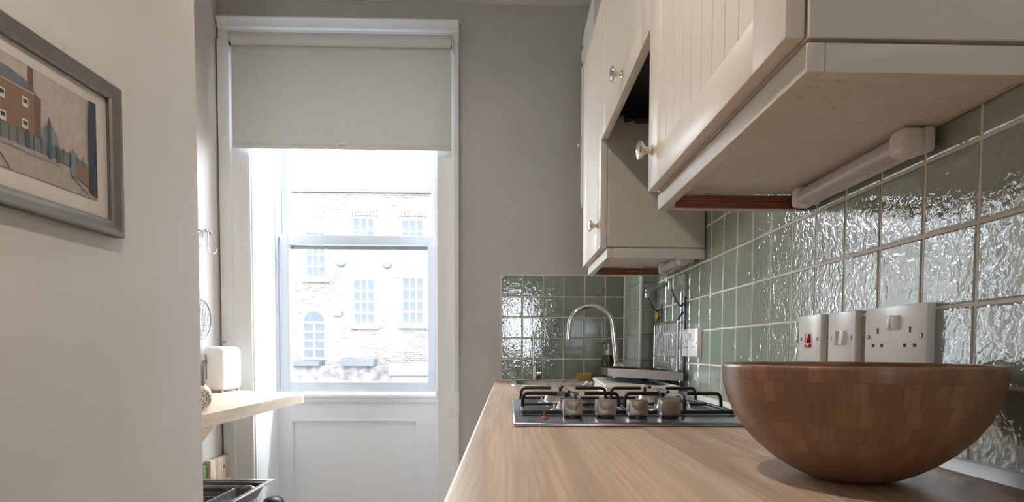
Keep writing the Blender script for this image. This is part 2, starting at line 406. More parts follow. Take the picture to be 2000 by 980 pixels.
# boxed-in pipe pier in the corner
PX, PY0, PY1 = .517, 2.430, 2.775
pier = struct(MB().box(PX + .008, .59, PY0 + .008, PY1, -.153, CE).build('wall_pier', 'grout'), 'slim tiled boxed pier in the corner behind the tap', 'wall')
for r in range(0, 5):
    z0 = .3651 - (r + .5) * T
    w = XR - .004 - PX
    place('tile', tmy, (PX + .003 + w / 2, PY0 + .0085, z0), pier, jit(), (w / T, 1, 1))
    for c in range(0, 4):
        y0 = PY0 + .006 + c * T; w2 = min(T, PY1 - y0)
        place('tile', tmx, (PX + .0085, y0 + w2 / 2, z0), pier, jit(), (1, w2 / T, 1))
et = MB(); et.rbox(PX - .003, PX + .008, PY0 - .003, PY0 + .008, -.153, .365, .003); et.rbox(PX - .002, PX + .007, PY1 - .006, PY1 + .004, -.153, .365, .003)
et.build('tile_edge_trim', 'edge_trim', pier)
struct(MB().prism([(.5825, -.1535), (.5695, -.1535), (.5715, -.1485), (.5775, -.1385), (.5825, -.137)], 'y', .05, 2.425).build('trim_1', 'sealant'), 'white sealant bead along the worktop and the tiles', 'sealant')
struct(MB().prism([(YB - .010, -.1535), (YB - .017, -.1535), (YB - .010, -.147)], 'x', -.04, .515).build('trim_2', 'sealant'), 'thin white sealant bead under the back wall tiles', 'sealant')

# ------------------------------------------------------------------ window: casing, sashes, panel
win = thing('window_1', (-.8, 3.2, FL), 'tall white sash window with a moulded casing and a panel below', 'window'); win['kind'] = 'structure'
cs = MB()
cs.prism([(-1.376, YB), (-1.376, 3.010), (-1.352, 3.006), (-1.324, 3.010), (-1.320, 3.024), (-1.250, 3.024), (-1.240, 3.030), (-1.240, YB)], 'z', FL, 1.4548)
cs.prism([(-.243, YB), (-.243, 3.012), (-.262, 3.004), (-.276, 3.010), (-.280, 3.024), (-.345, 3.024), (-.352, 3.030), (-.352, YB)], 'z', FL, 1.4548)
cs.prism([(YB, 1.556), (3.002, 1.556), (2.998, 1.548), (3.010, 1.535), (3.014, 1.512), (3.024, 1.505), (3.024, 1.462), (3.030, 1.455), (YB, 1.455)], 'x', -1.376, -.243)
cs.build('casing', 'white_gloss', win)
pl = MB(); pl.rbox(-.288, -.240, 2.998, YB, -.33, -.21, .006); pl.build('casing_block', 'white_gloss', win)
jb = MB()
jb.box(WX0 - .002, WX0 + .006, YB - .01, 3.335, FL, WZ1); jb.box(WX1 - .006, WX1 + .002, YB - .01, 3.335, FL, WZ1); jb.box(WX0, WX1, YB - .01, 3.335, WZ1 - .006, WZ1)
jb.build('reveal_lining', 'white_gloss', win)
bx = MB()                                       # fixed box frame and beads
bx.box(WX0, -1.222, 3.322, 3.46, -.24, WZ1); bx.box(-.378, WX1, 3.322, 3.46, -.24, WZ1); bx.box(WX0, WX1, 3.322, 3.46, 1.40, WZ1)
bx.build('box_frame', 'sash_paint', win)
def sash(name, x0, x1, z0, z1, y0, y1, st, top, bot):
    s_ = MB()
    s_.rbox(x0, x0 + st, y0, y1, z0, z1, .004); s_.rbox(x1 - st, x1, y0, y1, z0, z1, .004)
    s_.rbox(x0 + st - .004, x1 - st + .004, y0, y1, z1 - top, z1, .004); s_.rbox(x0 + st - .004, x1 - st + .004, y0, y1, z0, z0 + bot, .004)
    o = s_.build(name, 'sash_paint', win)
    MB().box(x0 + st - .006, x1 - st + .006, (y0 + y1) / 2 + .004, (y0 + y1) / 2 + .008, z0 + bot - .006, z1 - top + .006).build('glass_pane', 'window_glass', o)
    return o
lsa = sash('lower_sash', -1.216, -.384, -.232, .603, 3.338, 3.380, .050, .052, .054)
MB().rbox(-1.168, -.432, 3.3745, 3.3790, .532, .5515, .001).build('rail_shade_strip', 'strip_grey', lsa, 'grey-green strip for the shaded edge under the meeting rail')  # added strip colouring in the shaded rail edge
us = sash('upper_sash', -1.216, -.384, .566, 1.40, 3.390, 3.430, .036, .05, .044)
lk = MB(); lk.rbox(-.83, -.77, 3.345, 3.385, .603, .612, .003); lk.tube([(-.815, 3.36, .61), (-.80, 3.36, .622), (-.775, 3.35, .624)], .005, 8); lk.build('sash_lock', 'white_gloss', us)
sl = MB(); sl.rbox(WX0 + .004, WX1 - .004, 3.295, 3.46, -.262, -.240, .006); sl.rbox(WX0 + .004, WX1 - .004, 3.310, 3.46, -.285, -.262, .004); sl.build('window_sill', 'white_gloss', win)
pn = MB(); pn.box(WX0, WX1, 3.345, 3.46, FL, -.262)
for x0, x1, z0, z1 in ((WX0, -1.163, FL, -.262), (-.489, WX1, FL, -.262), (-1.163, -.489, -.381, -.262), (-1.163, -.489, FL, -.93)):
    pn.box(x0, x1, 3.330, 3.346, z0, z1)
for x0, x1, z0, z1 in ((-1.165, -1.155, -.93, -.381), (-.497, -.487, -.93, -.381), (-1.165, -.487, -.389, -.379)):
    pn.rbox(x0, x1, 3.326, 3.345, z0, z1, .003)
pn.build('under_window_panel', 'white_gloss', win)

# roller blind
bl = thing('roller_blind', (-.78, 2.965, .93), 'off-white fabric roller blind half lowered over the window', 'blind')
t_ = MB(); t_.tube([(-1.288, 2.962, 1.432), (-.270, 2.962, 1.432)], .027, 28); t_.build('roller', 'blind_fabric', bl)
f_ = MB(); f_.box(-1.300, -.275, 2.9885, 2.990, .955, 1.434); f_.build('fabric', 'blind_fabric', bl)
h_ = MB(); h_.rbox(-1.300, -.275, 2.984, 2.994, .939, .962, .003); h_.build('bottom_bar', 'blind_fabric', bl)
for x, s_ in ((-1.297, 1), (-.266, -1)):
    k_ = MB(); k_.rbox(x - .003, x + .003, 2.945, 3.02, 1.395, 1.468, .003); k_.tube([(x, 2.962, 1.432), (x + s_ * .012, 2.962, 1.432)], .012, 12); k_.build('bracket', 'white_plastic', bl)
    MB().rbox(x + (.003 if s_ > 0 else -.0075), x + (.0075 if s_ > 0 else -.003), 2.947, 2.962, 1.398, 1.455, .002).build('bracket_clip', 'black_plastic', bl)
p_ = MB(); p_.tube(fillet([(-.810, 2.981, .939), (-.805, 2.981, .963), (-.772, 2.981, .963), (-.767, 2.981, .939)], .006), .0028, 8); p_.rbox(-.814, -.763, 2.979, 2.984, .937, .943, .002); p_.build('pull_tab', 'white_plastic', bl)

# ------------------------------------------------------------------ worktop of oak staves, with cut-out for the sink
SX0, SX1, SY0, SY1 = .030, .420, 2.60, 2.975
wk = thing('worktop', (.26, 1.5, WT - .038), 'long oak worktop running along the right wall', 'worktop')
def plank(x0, x1, y0, y1):
    rects = []
    ox0, ox1, oy0, oy1 = max(x0, SX0), min(x1, SX1), max(y0, SY0), min(y1, SY1)
    if ox0 < ox1 and oy0 < oy1:
        if oy0 > y0: rects.append((x0, x1, y0, oy0))
        if oy1 < y1: rects.append((x0, x1, oy1, y1))
        if ox0 > x0: rects.append((x0, ox0, oy0, oy1))
        if ox1 < x1: rects.append((ox1, x1, oy0, oy1))
    else: rects.append((x0, x1, y0, y1))
    b_ = MB()
    e = .00003
    for a0, a1, c0, c1 in rects:
        fr_ = .004 if a0 < -.06 else 0
        if fr_:
            b_.prism([(a0 + .012, WT - .038), (a0, WT - .030), (a0, WT - .005), (a0 + .0015, WT - .0018), (a0 + .005, WT), (a1 - e, WT), (a1, WT - e), (a1, WT - .038)], 'y', c0, c1)
        else:
            b_.prism([(a0, WT - .038), (a0, WT - e), (a0 + e, WT), (a1 - e, WT), (a1, WT - e), (a1, WT - .038)], 'y', c0, c1)
    return b_.build('plank', 'oak_worktop', wk, smooth=20)
XS = [-.067, .090, .260, .430, .5825]
CUTS = [[-.4, .35, 2.1, YB - .002], [-.4, 1.18, YB - .002], [-.4, .876, 2.3, YB - .002], [-.4, 1.45, YB - .002]]
for i in range(4):
    for a_, b_ in zip(CUTS[i], CUTS[i][1:]):
        x1 = XS[i + 1]
        plank(XS[i], x1, a_ + (.0003 if a_ > -.3 else 0), b_ - .0003)

# base units carrying the worktop (their fronts stay below the picture)
for i in range(5):
    y0 = .05 + i * .6
    c_ = thing('base_cabinet', (.26, y0 + .3, FL), 'cream base cabinet under the oak worktop', 'cabinet', 'base cabinets under the worktop')
    b_ = MB(); b_.box(-.02, .575, y0 + .001, y0 + .599, FL + .12, WT - .230 if i == 4 else WT - .0385); b_.box(.03, .575, y0 + .001, y0 + .599, FL, FL + .12); b_.build('body', 'carcass_cream', c_)
    d_ = MB(); d_.rbox(-.041, -.0205, y0 + .004, y0 + .596, FL + .13, WT - .048, .003); d_ = d_.build('door', 'cabinet_cream', c_)
    k_ = MB(); k_.lathe([(.007, 0), (.006, .012), (.014, .020), (.015, .024), (.010, .028)], (-.041, y0 + .08, WT - .12), 'x', 16, flip=-1); k_.build('knob', 'knob_chrome', d_)

# ------------------------------------------------------------------ wall cabinets
XD, XC = .268, .289                            # door front, carcass front
ZB = .303                                      # underside of the tall units
def knob(parent, y, z):
    k_ = MB(); k_.lathe([(.0095, -.001), (.0095, .002), (.0065, .005), (.0058, .011), (.0085, .016), (.0155, .021), (.0178, .0245), (.0168, .0275), (.011, .0305), (.001, .0315)], (XD, y, z), 'x', 24, flip=-1)
    return k_.build('knob', 'knob_chrome', parent, 'small turned chrome knob')
def door(parent, y0, y1, z0, z1, st0, st1, rl, nb, ky, kz, label=None):
    """framed door: stiles and rails, with a panel of grooved boards between"""
    f_ = MB()
    f_.rbox(XD, XC - .001, y0, y0 + st0, z0, z1, .0025); f_.rbox(XD, XC - .001, y1 - st1, y1, z0, z1, .0025)
    f_.rbox(XD, XC - .001, y0 + st0 - .003, y1 - st1 + .003, z0, z0 + rl, .0025); f_.rbox(XD, XC - .001, y0 + st0 - .003, y1 - st1 + .003, z1 - rl, z1, .0025)
    d_ = f_.build('door', 'cabinet_cream', parent, label)
    a, b = y0 + st0 - .003, y1 - st1 + .003; w = (b - a) / nb
    for i in range(nb):
        g_ = .0011
        MB().prism([(XC - .004, a + i * w), (XD + .0055, a + i * w), (XD + .0012, a + i * w + g_ * 1.6), (XD + .0012, a + (i + 1) * w - g_ * 1.6), (XD + .0055, a + (i + 1) * w), (XC - .004, a + (i + 1) * w)], 'z', z0 + rl - .003, z1 - rl + .003).build('panel_board', 'cabinet_cream', d_, smooth=15)
    knob(d_, ky, kz); return d_
def pelmet(parent, y0, y1, near=True):
    zt, zb = .2985, .270
    p_ = MB(); p_.rbox(XC - .001, XC + .017, y0, y1, zb, zt, .0015)
    if near: p_.rbox(XC + .0172, .5795, y0, y0 + .018, zb, zt, .0015)
    p_.build('pelmet', 'carcass_cream', parent)
    q = MB(); q.rbox(XC + .0172, .5795, y1 - .012, y1, zb, zt, .0015); q.build('pelmet', 'carcass_cream', parent)
    q = MB(); q.box(XC + .030, .572, y1 - .0165, y1 - .0118, zb + .003, zb + .0135); q.box(XC + .030, .572, y1 - .0165, y1 - .0118, zb + .0155, zt - .003); q.build('unpainted_strip', 'brown_strip', parent, 'bare red-brown wood inside the end strip')
def wall_unit(name, y0, y1, label, zb=ZB, zt=1.025):
    c_ = thing(name, ((XC + .5795) / 2, (y0 + y1) / 2, zb), label, 'cabinet')
    b_ = MB(); t_ = .018
    b_.rbox(XC, .5795, y0, y0 + t_, zb, zt, .001, 1); b_.rbox(XC, .5795, y1 - t_, y1, zb, zt, .001, 1)
    b_.box(XC, .5795, y0 + t_, y1 - t_, zt - t_, zt); b_.box(.572, .5795, y0 + t_, y1 - t_, zb, zt - t_)
    b_.build('body', 'carcass_cream', c_); return c_
c1 = wall_unit('wall_cabinet', .605, 1.205, 'large cream wall cabinet nearest the viewer, above the wooden bowl')
MB().box(XC + .0005, .5715, .6235, 1.1865, ZB, ZB + .018).build('bottom_panel', 'chipboard_cream', c1, 'stained cream underside')
MB().rbox(.5500, .5705, 1.170, 1.1880, .2685, .2975, .002).build('strip_end', 'hood_dark', c1, 'dark cut end of the inner wood strip')
door(c1, .609, 1.2035, .304, 1.024, .084, .086, .060, 9, 1.166, .372)
pelmet(c1, .605, 1.205)
c3 = wall_unit('wall_cabinet', 1.829, 2.262, 'narrow cream wall cabinet above the tap, in front of the boiler')
MB().box(XC + .0005, .5715, 1.8475, 2.2435, ZB, ZB + .018).build('bottom_panel', 'chipboard_cream', c3, 'stained cream underside')
door(c3, 1.832, 2.260, .300, 1.024, .075, .075, .060, 1, 1.870, .372)
pelmet(c3, 1.829, 2.262)
# short unit over the hob, with the extractor recess below
c2 = thing('extractor_cabinet', (.43, 1.517, .612), 'short cream extractor cabinet hung higher between the two wall cabinets', 'cabinet')
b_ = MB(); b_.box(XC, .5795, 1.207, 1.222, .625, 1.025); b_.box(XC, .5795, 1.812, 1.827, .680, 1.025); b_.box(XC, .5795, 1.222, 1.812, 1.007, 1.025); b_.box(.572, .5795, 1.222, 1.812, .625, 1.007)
b_.build('body', 'hood_dark', c2)  # carcass coloured dark to imitate the unlit recess inside
door(c2, 1.208, 1.826, .612, 1.024, .075, .075, .050, 1, 1.487, .652)
e_ = MB(); e_.rbox(.31, .57, 1.24, 1.795, .72, .80, .01); e_.build('extractor_filter', 'hood_dark', c2)
e_ = MB(); e_.tube(fillet([(.33, 1.80, .66), (.40, 1.795, .67), (.46, 1.79, .655), (.52, 1.79, .70)], .03), .008, 8); e_.rbox(.36, .43, 1.77, 1.81, .652, .672, .004); e_.build('cable', 'black_plastic', c2)

# under-cabinet strip lights
def strip_light(y0, y1, label):
    x0, x1, zt = .524, .572, .3015
    l_ = thing('strip_light', ((x0 + x1) / 2, (y0 + y1) / 2, zt - .04), label, 'lamp', 'strip lights under the wall cabinets')
    h_ = MB(); h_.rbox(x0 + .020, x1, y0 + .012, y1 - .012, zt - .030, zt, .005, 3); h_.build('housing', 'white_plastic', l_)
    t_ = MB(); t_.tube([(x0 + .016, y0 + .03, zt - .020), (x0 + .016, y1 - .02, zt - .020)], .0150, 20); t_.build('diffuser', 'lamp_acrylic', l_, 'clear ribbed tube cover')
    t_ = MB(); t_.tube([(x0 + .016, y0 + .032, zt - .020), (x0 + .016, y1 - .022, zt - .020)], .007, 12); t_.build('tube', 'white_plastic', l_)
    for a, b in ((y0, y0 + .034), (y1 - .024, y1)):
        c_ = MB(); c_.rbox(x0 - .002, x0 + .034, a, b, zt - .039, zt - .002, .009, 3); c_.rbox(x0 + .030, x1, a + .004, b - .004, zt - .033, zt, .005, 2); c_.build('end_cap', 'white_plastic', l_)
    w_ = MB(); w_.tube(fillet([(x0 + .03, y1 - .002, zt - .02), (x0 + .035, y1 + .018, zt - .024), (x0 + .05, y1 + .022, zt - .004)], .01), .0025, 6); w_.build('lead', 'white_plastic', l_)
strip_light(.822, 1.150, 'unlit tube strip light under the large near cabinet')
strip_light(1.90, 2.17, 'unlit tube strip light under the far narrow cabinet')

# ------------------------------------------------------------------ boiler beyond the cabinets
bo = thing('boiler', (.45, 2.5, .60), 'white wall-hung boiler behind the far cabinet', 'boiler')
pr = [(.582, .60), (.330, .60), (.312, .612), (.306, .635), (.306, 1.27), (.309, 1.31), (.320, 1.365), (.343, 1.425), (.37, 1.455), (.41, 1.472), (.582, 1.475)]
b_ = MB(); b_.prism(pr, 'y', 2.30, 2.685)
b_.prism([((x - .44) * .96 + .445, (z - 1.04) * .98 + 1.04) for x, z in pr], 'y', 2.685, 2.705)
b_.build('casing', 'boiler_white', bo)
c_ = MB(); c_.rbox(.3005, .3065, 2.655, 2.69, .84, .905, .004); c_.lathe([(.012, 0), (.012, .008), (.008, .011)], (.302, 2.672, .872), 'x', 16, flip=-1); c_.build('control_knob', 'brushed_steel', bo)
for z in (1.19, 1.26):
    MB().rbox(.3045, .3068, 2.63, 2.665, z, z + .012, .001).build('vent_slot', 'dark_slot', bo)

# ------------------------------------------------------------------ sockets and switches
XW = .5820
def plate(name, y0, y1, label, d=.0125, z0=-.0205, z1=.0665):
    o = thing(name, (XW - d / 2, (y0 + y1) / 2, z0), label, 'socket' if 'socket' in name else 'switch')
    b_ = MB(); b_.rbox(XW - d, XW + .0005, y0, y1, z0, z1, .0018, 2); b_.build('plate', 'white_plastic', o); return o, XW - d
def screws(o, xf, ys, z):
    for y in ys:
        s_ = MB(); s_.lathe([(.0036, -.0006), (.0036, .0008), (.0030, .0013)], (xf, y, z), 'x', 14, flip=-1); s_.build('screw', 'steel_dark', o)
def rocker(o, xf, y, z, w=.011, h=.021, mat='white_plastic', tilt=6):
    k_ = MB(); k_.rbox(-.0060, .003, -w / 2, w / 2, -h / 2, h / 2, .001); k_.xf(Matrix.Translation((xf, y, z)) @ Matrix.Rotation(R(tilt), 4, 'Y')); k_.build('rocker', mat, o)
def double_socket(y0, y1, label):
    o, xf = plate('double_socket', y0, y1, label); yc = (y0 + y1) / 2
    for s_ in (-1, 1):
        c_ = yc + s_ * .0385
        for dy, dz, w, h in ((0, .012, .0042, .0085), (-.011, -.0105, .0066, .0048), (.011, -.0105, .0066, .0048)):
            MB().rbox(xf - .0004, xf + .002, c_ + dy - w / 2, c_ + dy + w / 2, .0185 + dz - h / 2, .0185 + dz + h / 2, .0003, 1).build('pin_hole', 'dark_slot', o)
        rocker(o, xf, yc + s_ * .0068, .0415, tilt=11 * s_)
    screws(o, xf, (y0 + .0105, y1 - .0105), .0215); return o
double_socket(.831, .977, 'white double socket above the bowl, nearest the viewer')
double_socket(1.857, 2.021, 'white double socket on the tiles near the dish rack')
o, xf = plate('light_switch', 1.006, 1.092, 'white two-rocker switch plate between the red neon switch and the near socket')
rocker(o, xf, 1.040, .0215, .013, .024, tilt=6); rocker(o, xf, 1.062, .0215, .013, .024, tilt=-3); screws(o, xf, (1.017, 1.081), .0215)
o, xf = plate('fused_switch', 1.118, 1.204, 'white switch plate with a small red neon rocker')
rocker(o, xf, 1.161, .0225, .010, .016, 'red_neon', 9)
MB().rbox(xf - .0050, xf, 1.152, 1.170, .006, .0125, .0015).build('neon', 'red_neon', o); screws(o, xf, (1.130, 1.192), .0215)

# ------------------------------------------------------------------ wooden bowl
BX, BY = .4120, .7300
ctrl = [(.0, .0), (.040, .0), (.052, .004), (.070, .0125), (.090, .0255), (.108, .041), (.123, .0575), (.135, .076), (.143, .095), (.148, .114), (.1500, .131), (.1497, .1355), (.1475, .1372)]
inner = [(.1435, .1360), (.1415, .131), (.139, .114), (.133, .095), (.122, .073), (.104, .050), (.080, .031), (.050, .018), (.0, .014)]
prof = ctrl + inner
seg = 96; vs_, fs_, us_ = [], [], []
arc = [0]
for a, b in zip(prof, prof[1:]): arc.append(arc[-1] + math.hypot(b[0] - a[0], b[1] - a[1]))
me = bpy.data.meshes.new('wooden_bowl')
for r, h in prof:
    for j in range(seg): a = 2 * math.pi * j / seg; vs_.append((r * math.cos(a), r * math.sin(a), h))
for i in range(len(prof) - 1):
    for j in range(seg):
        fs_.append((i * seg + j, i * seg + (j + 1) % seg, (i + 1) * seg + (j + 1) % seg, (i + 1) * seg + j))
        us_ += [(2 * math.pi * jj / seg * .15, arc[ii]) for ii, jj in ((i, j), (i, j + 1), (i + 1, j + 1), (i + 1, j))]
me.from_pydata(vs_, [], fs_); uvl = me.uv_layers.new(name='UVMap')
for k, uv in enumerate(us_): uvl.data[k].uv = uv
me.materials.append(MATS['bowl_bamboo']); me.shade_smooth()
bowl = bpy.data.objects.new('wooden_bowl', me); COL.objects.link(bowl); bowl.location = (BX, BY, WT + CH + .0002)
tag(bowl, 'large round wooden salad bowl made of brown glued staves', 'bowl')

# ------------------------------------------------------------------ gas hob
hb = thing('gas_hob', (.265, 1.51, WT), 'stainless steel four-burner gas hob set in the oak worktop', 'hob')
HX0, HX1, HY0, HY1 = .010, .522, 1.213, 1.795
p_ = MB(); p_.rbox(HX0, HX1, HY0, HY1, WT, WT + .009, .004, 3); p_.build('hob_plate', 'hob_steel', hb)
p_ = MB(); p_.rbox(HX0 + .028, HX1 - .028, HY0 + .145, HY1 - .030, WT + .007, WT + .0105, .002); p_.build('pan_recess', 'steel_dark', hb)
for x in (.136, .206, .274, .343):
    k_ = MB(); k_.lathe([(.020, 0), (.020, .006), (.0165, .009)], (x, HY0 + .095, WT + .008), 'z', 24); k0 = k_.build('knob_base', 'black_plastic', hb)
    k_ = MB(); k_.rbox(x - .0205, x + .0205, HY0 + .076, HY0 + .112, WT + .0145, WT + .047, .003, 2); k_ = k_.build('control_knob', 'knob_steel', hb)
    d_ = MB(); d_.lathe([(.0152, 0), (.0150, .0012), (.0135, .0020), (.001, .0026)], (x, HY0 + .0765, WT + .041), 'y', 24, flip=-1); 
    d_.v = [(a, b, min(c, WT + .0445)) for a, b, c in d_.v]; d_.build('grip', 'knob_steel', k_)
for x, y, r in ((.145, 1.455, .026), (.145, 1.655, .045), (.390, 1.455, .034), (.390, 1.655, .036)):
    b_ = MB(); b_.lathe([(r + .022, 0), (r + .020, .003), (r + .006, .008), (r + .002, .020), (r + .002, .022)], (x, y, WT + .009), 'z', 32); b_ = b_.build('burner', 'brushed_steel', hb)
    c_ = MB(); c_.lathe([(r * .98, 0), (r, .003), (r * .98, .007), (r * .8, .0085), (.001, .009)], (x, y, WT + .0305), 'z', 32); c_.build('burner_cap', 'steel_dark', b_)
    s_ = MB(); s_.tube([(x - r - .012, y - .014, WT + .009), (x - r - .012, y - .014, WT + .026)], .0025, 8); s_.build('spark_plug', 'white_plastic', b_)
s_ = MB(); s_.lathe([(.008, 0), (.006, .004), (.0032, .006), (.0032, .014), (.001, .015)], (.076, HY0 + .075, WT + .009), 'z', 12); s_.build('ignition_button', 'brown_strip', hb, 'small brown igniter stud')
MB().rbox(.034, .050, HY0 + .018, HY0 + .026, WT + .0088, WT + .0094, .0002, 1).build('marking', 'black_plastic', hb)
def grate(x0, x1):
    z0, z1, r = WT + .0155, WT + .050, .0042; ya, yb = 1.358, 1.760; xm = (x0 + x1) / 2
    g_ = MB(); g_.tube(fillet([(x0, ya, z0), (x1, ya, z0), (x1, yb, z0), (x0, yb, z0), (x0, ya + .001, z0)], .012), r, 8)
    for y in (1.455, 1.655):
        for xe, s_ in ((x0, 1), (x1, -1)):
            g_.tube(fillet([(xe, y, z0), (xe + s_ * .003, y, z1), (xe + s_ * .082, y, z1)], .012), r, 8)
    for ye, s_, L in ((ya, 1, .060), (yb, -1, .065)):
        g_.tube(fillet([(xm, ye, z0), (xm, ye + s_ * .003, z1), (xm, ye + s_ * L, z1)], .012), r, 8)
    ymid = 1.555
    g_.tube([(x0, ymid, z0), (x1, ymid, z0)], r * .9, 8)
    g_.tube(fillet([(xm, ymid - .055, z1), (xm, ymid, z1 - .002), (xm, ymid + .055, z1)], .01), r, 8); g_.tube([(xm, ymid, z0), (xm, ymid, z1)], r, 8)
    for fx in (x0, x1):
        for fy in (ya + .03, yb - .03): g_.tube([(fx, fy, WT + .0105), (fx, fy, z0)], .005, 8)
    g_.build('pan_support', 'cast_iron', hb)
grate(.032, .262); grate(.274, .506)

# ------------------------------------------------------------------ sink and taps
sk = thing('sink', (.23, 2.79, WT), 'inset stainless steel sink in the far corner of the worktop', 'sink')
s_ = MB()
def rr(x0, x1, y0, y1, r, z, n=6):
    out = []
    for cx, cy_, a0 in ((x1 - r, y1 - r, 0), (x0 + r, y1 - r, 90), (x0 + r, y0 + r, 180), (x1 - r, y0 + r, 270)):
        for i in range(n + 1):
            a = R(a0 + 90 * i / n); out.append((cx + r * math.cos(a), cy_ + r * math.sin(a), z))
    return out
loops = [rr(.012, .452, 2.582, 3.000, .05, WT + .0003), rr(.013, .451, 2.583, 2.999, .05, WT + .004), rr(.032, .418, 2.602, 2.973, .06, WT + .0045), rr(.036, .414, 2.606, 2.969, .06, WT + .001),
         rr(.042, .408, 2.612, 2.963, .06, WT - .02), rr(.056, .396, 2.626, 2.949, .06, WT - .15), rr(.085, .378, 2.655, 2.92, .05, WT - .165)]
n_ = len(loops[0]); vs_ = [q for l in loops for q in l]
fs_ = [(i * n_ + j, i * n_ + (j + 1) % n_, (i + 1) * n_ + (j + 1) % n_, (i + 1) * n_ + j) for i in range(len(loops) - 1) for j in range(n_)] + [tuple((len(loops) - 1) * n_ + j for j in range(n_))]
s_.add(vs_, fs_); s_.build('basin', 'brushed_steel', sk)
d_ = MB(); d_.lathe([(.04, 0), (.038, .003), (.02, .001), (.001, .0005)], (.23, 2.79, WT - .1648), 'z', 24); d_.build('drain', 'chrome', sk)

tp = thing('filter_tap', (.128, 3.018, WT), 'slim steel drinking-water tap with a small swan neck', 'tap')
b_ = MB(); b_.lathe([(.016, 0), (.016, .004), (.0125, .006), (.0125, .072), (.010, .075)], (.128, 3.018, WT), 'z', 20); b_.build('body', 'brushed_steel', tp)
neck = [(.121, 3.018, WT + .07), (.121, 3.018, .052)] + [(.121 + .034 - .034 * math.cos(R(a)), 3.018, .052 + .046 * math.sin(R(a))) for a in range(15, 160, 12)] + [(.196, 3.018, .052)]
b_ = MB(); b_.tube(neck, .0052, 10); b_.lathe([(.0068, 0), (.0068, .012)], (.196, 3.018, .045), 'z', 12); b_.build('spout', 'brushed_steel', tp)
b_ = MB(); b_.tube([(.128, 3.018, WT + .038), (.158, 3.010, WT + .038)], .0075, 12); b_.tube([(.155, 3.010, WT + .038), (.157, 3.008, WT + .075)], .003, 8); b_.build('lever', 'chrome', tp)

mt = thing('mixer_tap', (.492, 2.80, WT), 'tall chrome swan-neck mixer tap', 'tap')
b_ = MB(); b_.lathe([(.026, 0), (.026, .005), (.021, .010), (.020, .085), (.017, .092)], (.492, 2.80, WT), 'z', 24); b_.build('body', 'chrome', mt)
arcp = [(.492, 2.80, WT + .08), (.484, 2.80, 0.0), (.474, 2.80, .085)]
cx, cz, ra = .372, .100, .098
arcp += [(cx + ra * math.cos(R(a)) * (1.02), 2.80 - .0, cz + ra * math.sin(R(a))) for a in range(10, 171, 10)]
arcp += [(.273, 2.80, .085), (.269, 2.80, .055)]
b_ = MB(); b_.tube(arcp, [.0145, .0138, .0128] + [.0118] * 17 + [.0115, .0115], 16); b_.lathe([(.0128, 0), (.0128, .018)], (.269, 2.80, .046), 'z', 16); b_.build('spout', 'chrome', mt)
b_ = MB(); b_.rbox(.505, .512, 2.775, 2.80, WT + .055, WT + .10, .004); b_.lathe([(.011, 0), (.011, .02), (.008, .026)], (.516, 2.765, WT + .062), 'z', 14); b_.build('lever', 'chrome', mt)

so = thing('soap_bottle', (.470, 2.90, WT), 'dark glass soap dispenser with a steel pump behind the mixer tap', 'bottle')
b_ = MB(); b_.lathe([(.030, 0), (.032, .004), (.032, .105), (.026, .122), (.013, .130)], (.470, 2.90, WT), 'z', 24); b_.build('body', 'soap_dark', so)
b_ = MB(); b_.lathe([(.0145, 0), (.0145, .024), (.006, .026), (.006, .052)], (.470, 2.90, WT + .128), 'z', 16); b_.build('collar', 'brushed_steel', so)
b_ = MB(); b_.tube(fillet([(.470, 2.90, WT + .17), (.470, 2.90, WT + .186), (.446, 2.89, WT + .186), (.436, 2.885, WT + .178)], .006), .005, 8); b_.rbox(.452, .488, 2.888, 2.912, WT + .181, WT + .192, .004); b_.build('pump', 'steel_dark', so)
tag(MB().rbox(.335, .405, 3.008, 3.043, WT + .0005, WT + .038, .004, 2).build('sponge', 'sponge'), 'yellow-brown washing-up sponge against the back tiles', 'sponge')

# white drainer tray standing on the worktop beyond the hob
dt = thing('drainer_tray', (.42, 2.2, WT), 'flat white drainer tray between the hob and the sink', 'tray')
q4 = [(.315, 1.965), (.535, 1.930), (.560, 2.44), (.350, 2.52)]
b_ = MB(); b_.prism(q4, 'z', WT + .0005, WT + .030); b_.build('base', 'enamel_white', dt)
def shrink(q, k):
    cx = sum(a for a, b in q) / 4; cy_ = sum(b for a, b in q) / 4
    return [(cx + (a - cx) * k, cy_ + (b - cy_) * k) for a, b in q]
rim = shrink(q4, 1.01); b_ = MB()
b_.tube([(a, b, WT + .035) for a, b in rim], .0055, 8, closed=True); b_.build('rim', 'enamel_white', dt)

# steel wall rack with hanging wire panel and drip tray
rk = thing('dish_rack', (.55, 2.17, -.10), 'hanging steel wall rack with a wire plate panel and drip tray', 'rack')
for y in (2.030, 2.345):
    p_ = MB(); p_.rbox(.574, .581, y - .006, y + .006, -.10, .240, .002); p_.build('post', 'steel_dark', rk)
    h_ = MB(); h_.tube(fillet([(.572, y, .155), (.566, y - .004, .143), (.548, y - .012, .158), (.505, y - .090, .208)], .012), .0038, 8); h_.build('hook_arm', 'steel_dark', rk)
    b_ = MB(); b_.prism([(y - .010, .250), (y + .070, .250), (y + .070, .222), (y - .010, .175)], 'x', .5735, .5815); b_.build('bracket', 'brushed_steel', rk)
    a_ = MB(); a_.tube(fillet([(.575, y, .125), (.562, y - .012, .115), (.546, y - .045, .094)], .01), .0035, 8); a_.build('panel_arm', 'steel_dark', rk)
b_ = MB(); b_.tube([(.505, 1.935, .211), (.505, 2.260, .211)], .0065, 12); b_.build('top_rail', 'chrome', rk)
for y in (1.935, 2.260):
    c_ = MB(); c_.rbox(.499, .511, y - .004, y + .004, .188, .221, .003); c_.build('rail_end', 'brushed_steel', rk)
f_ = MB()
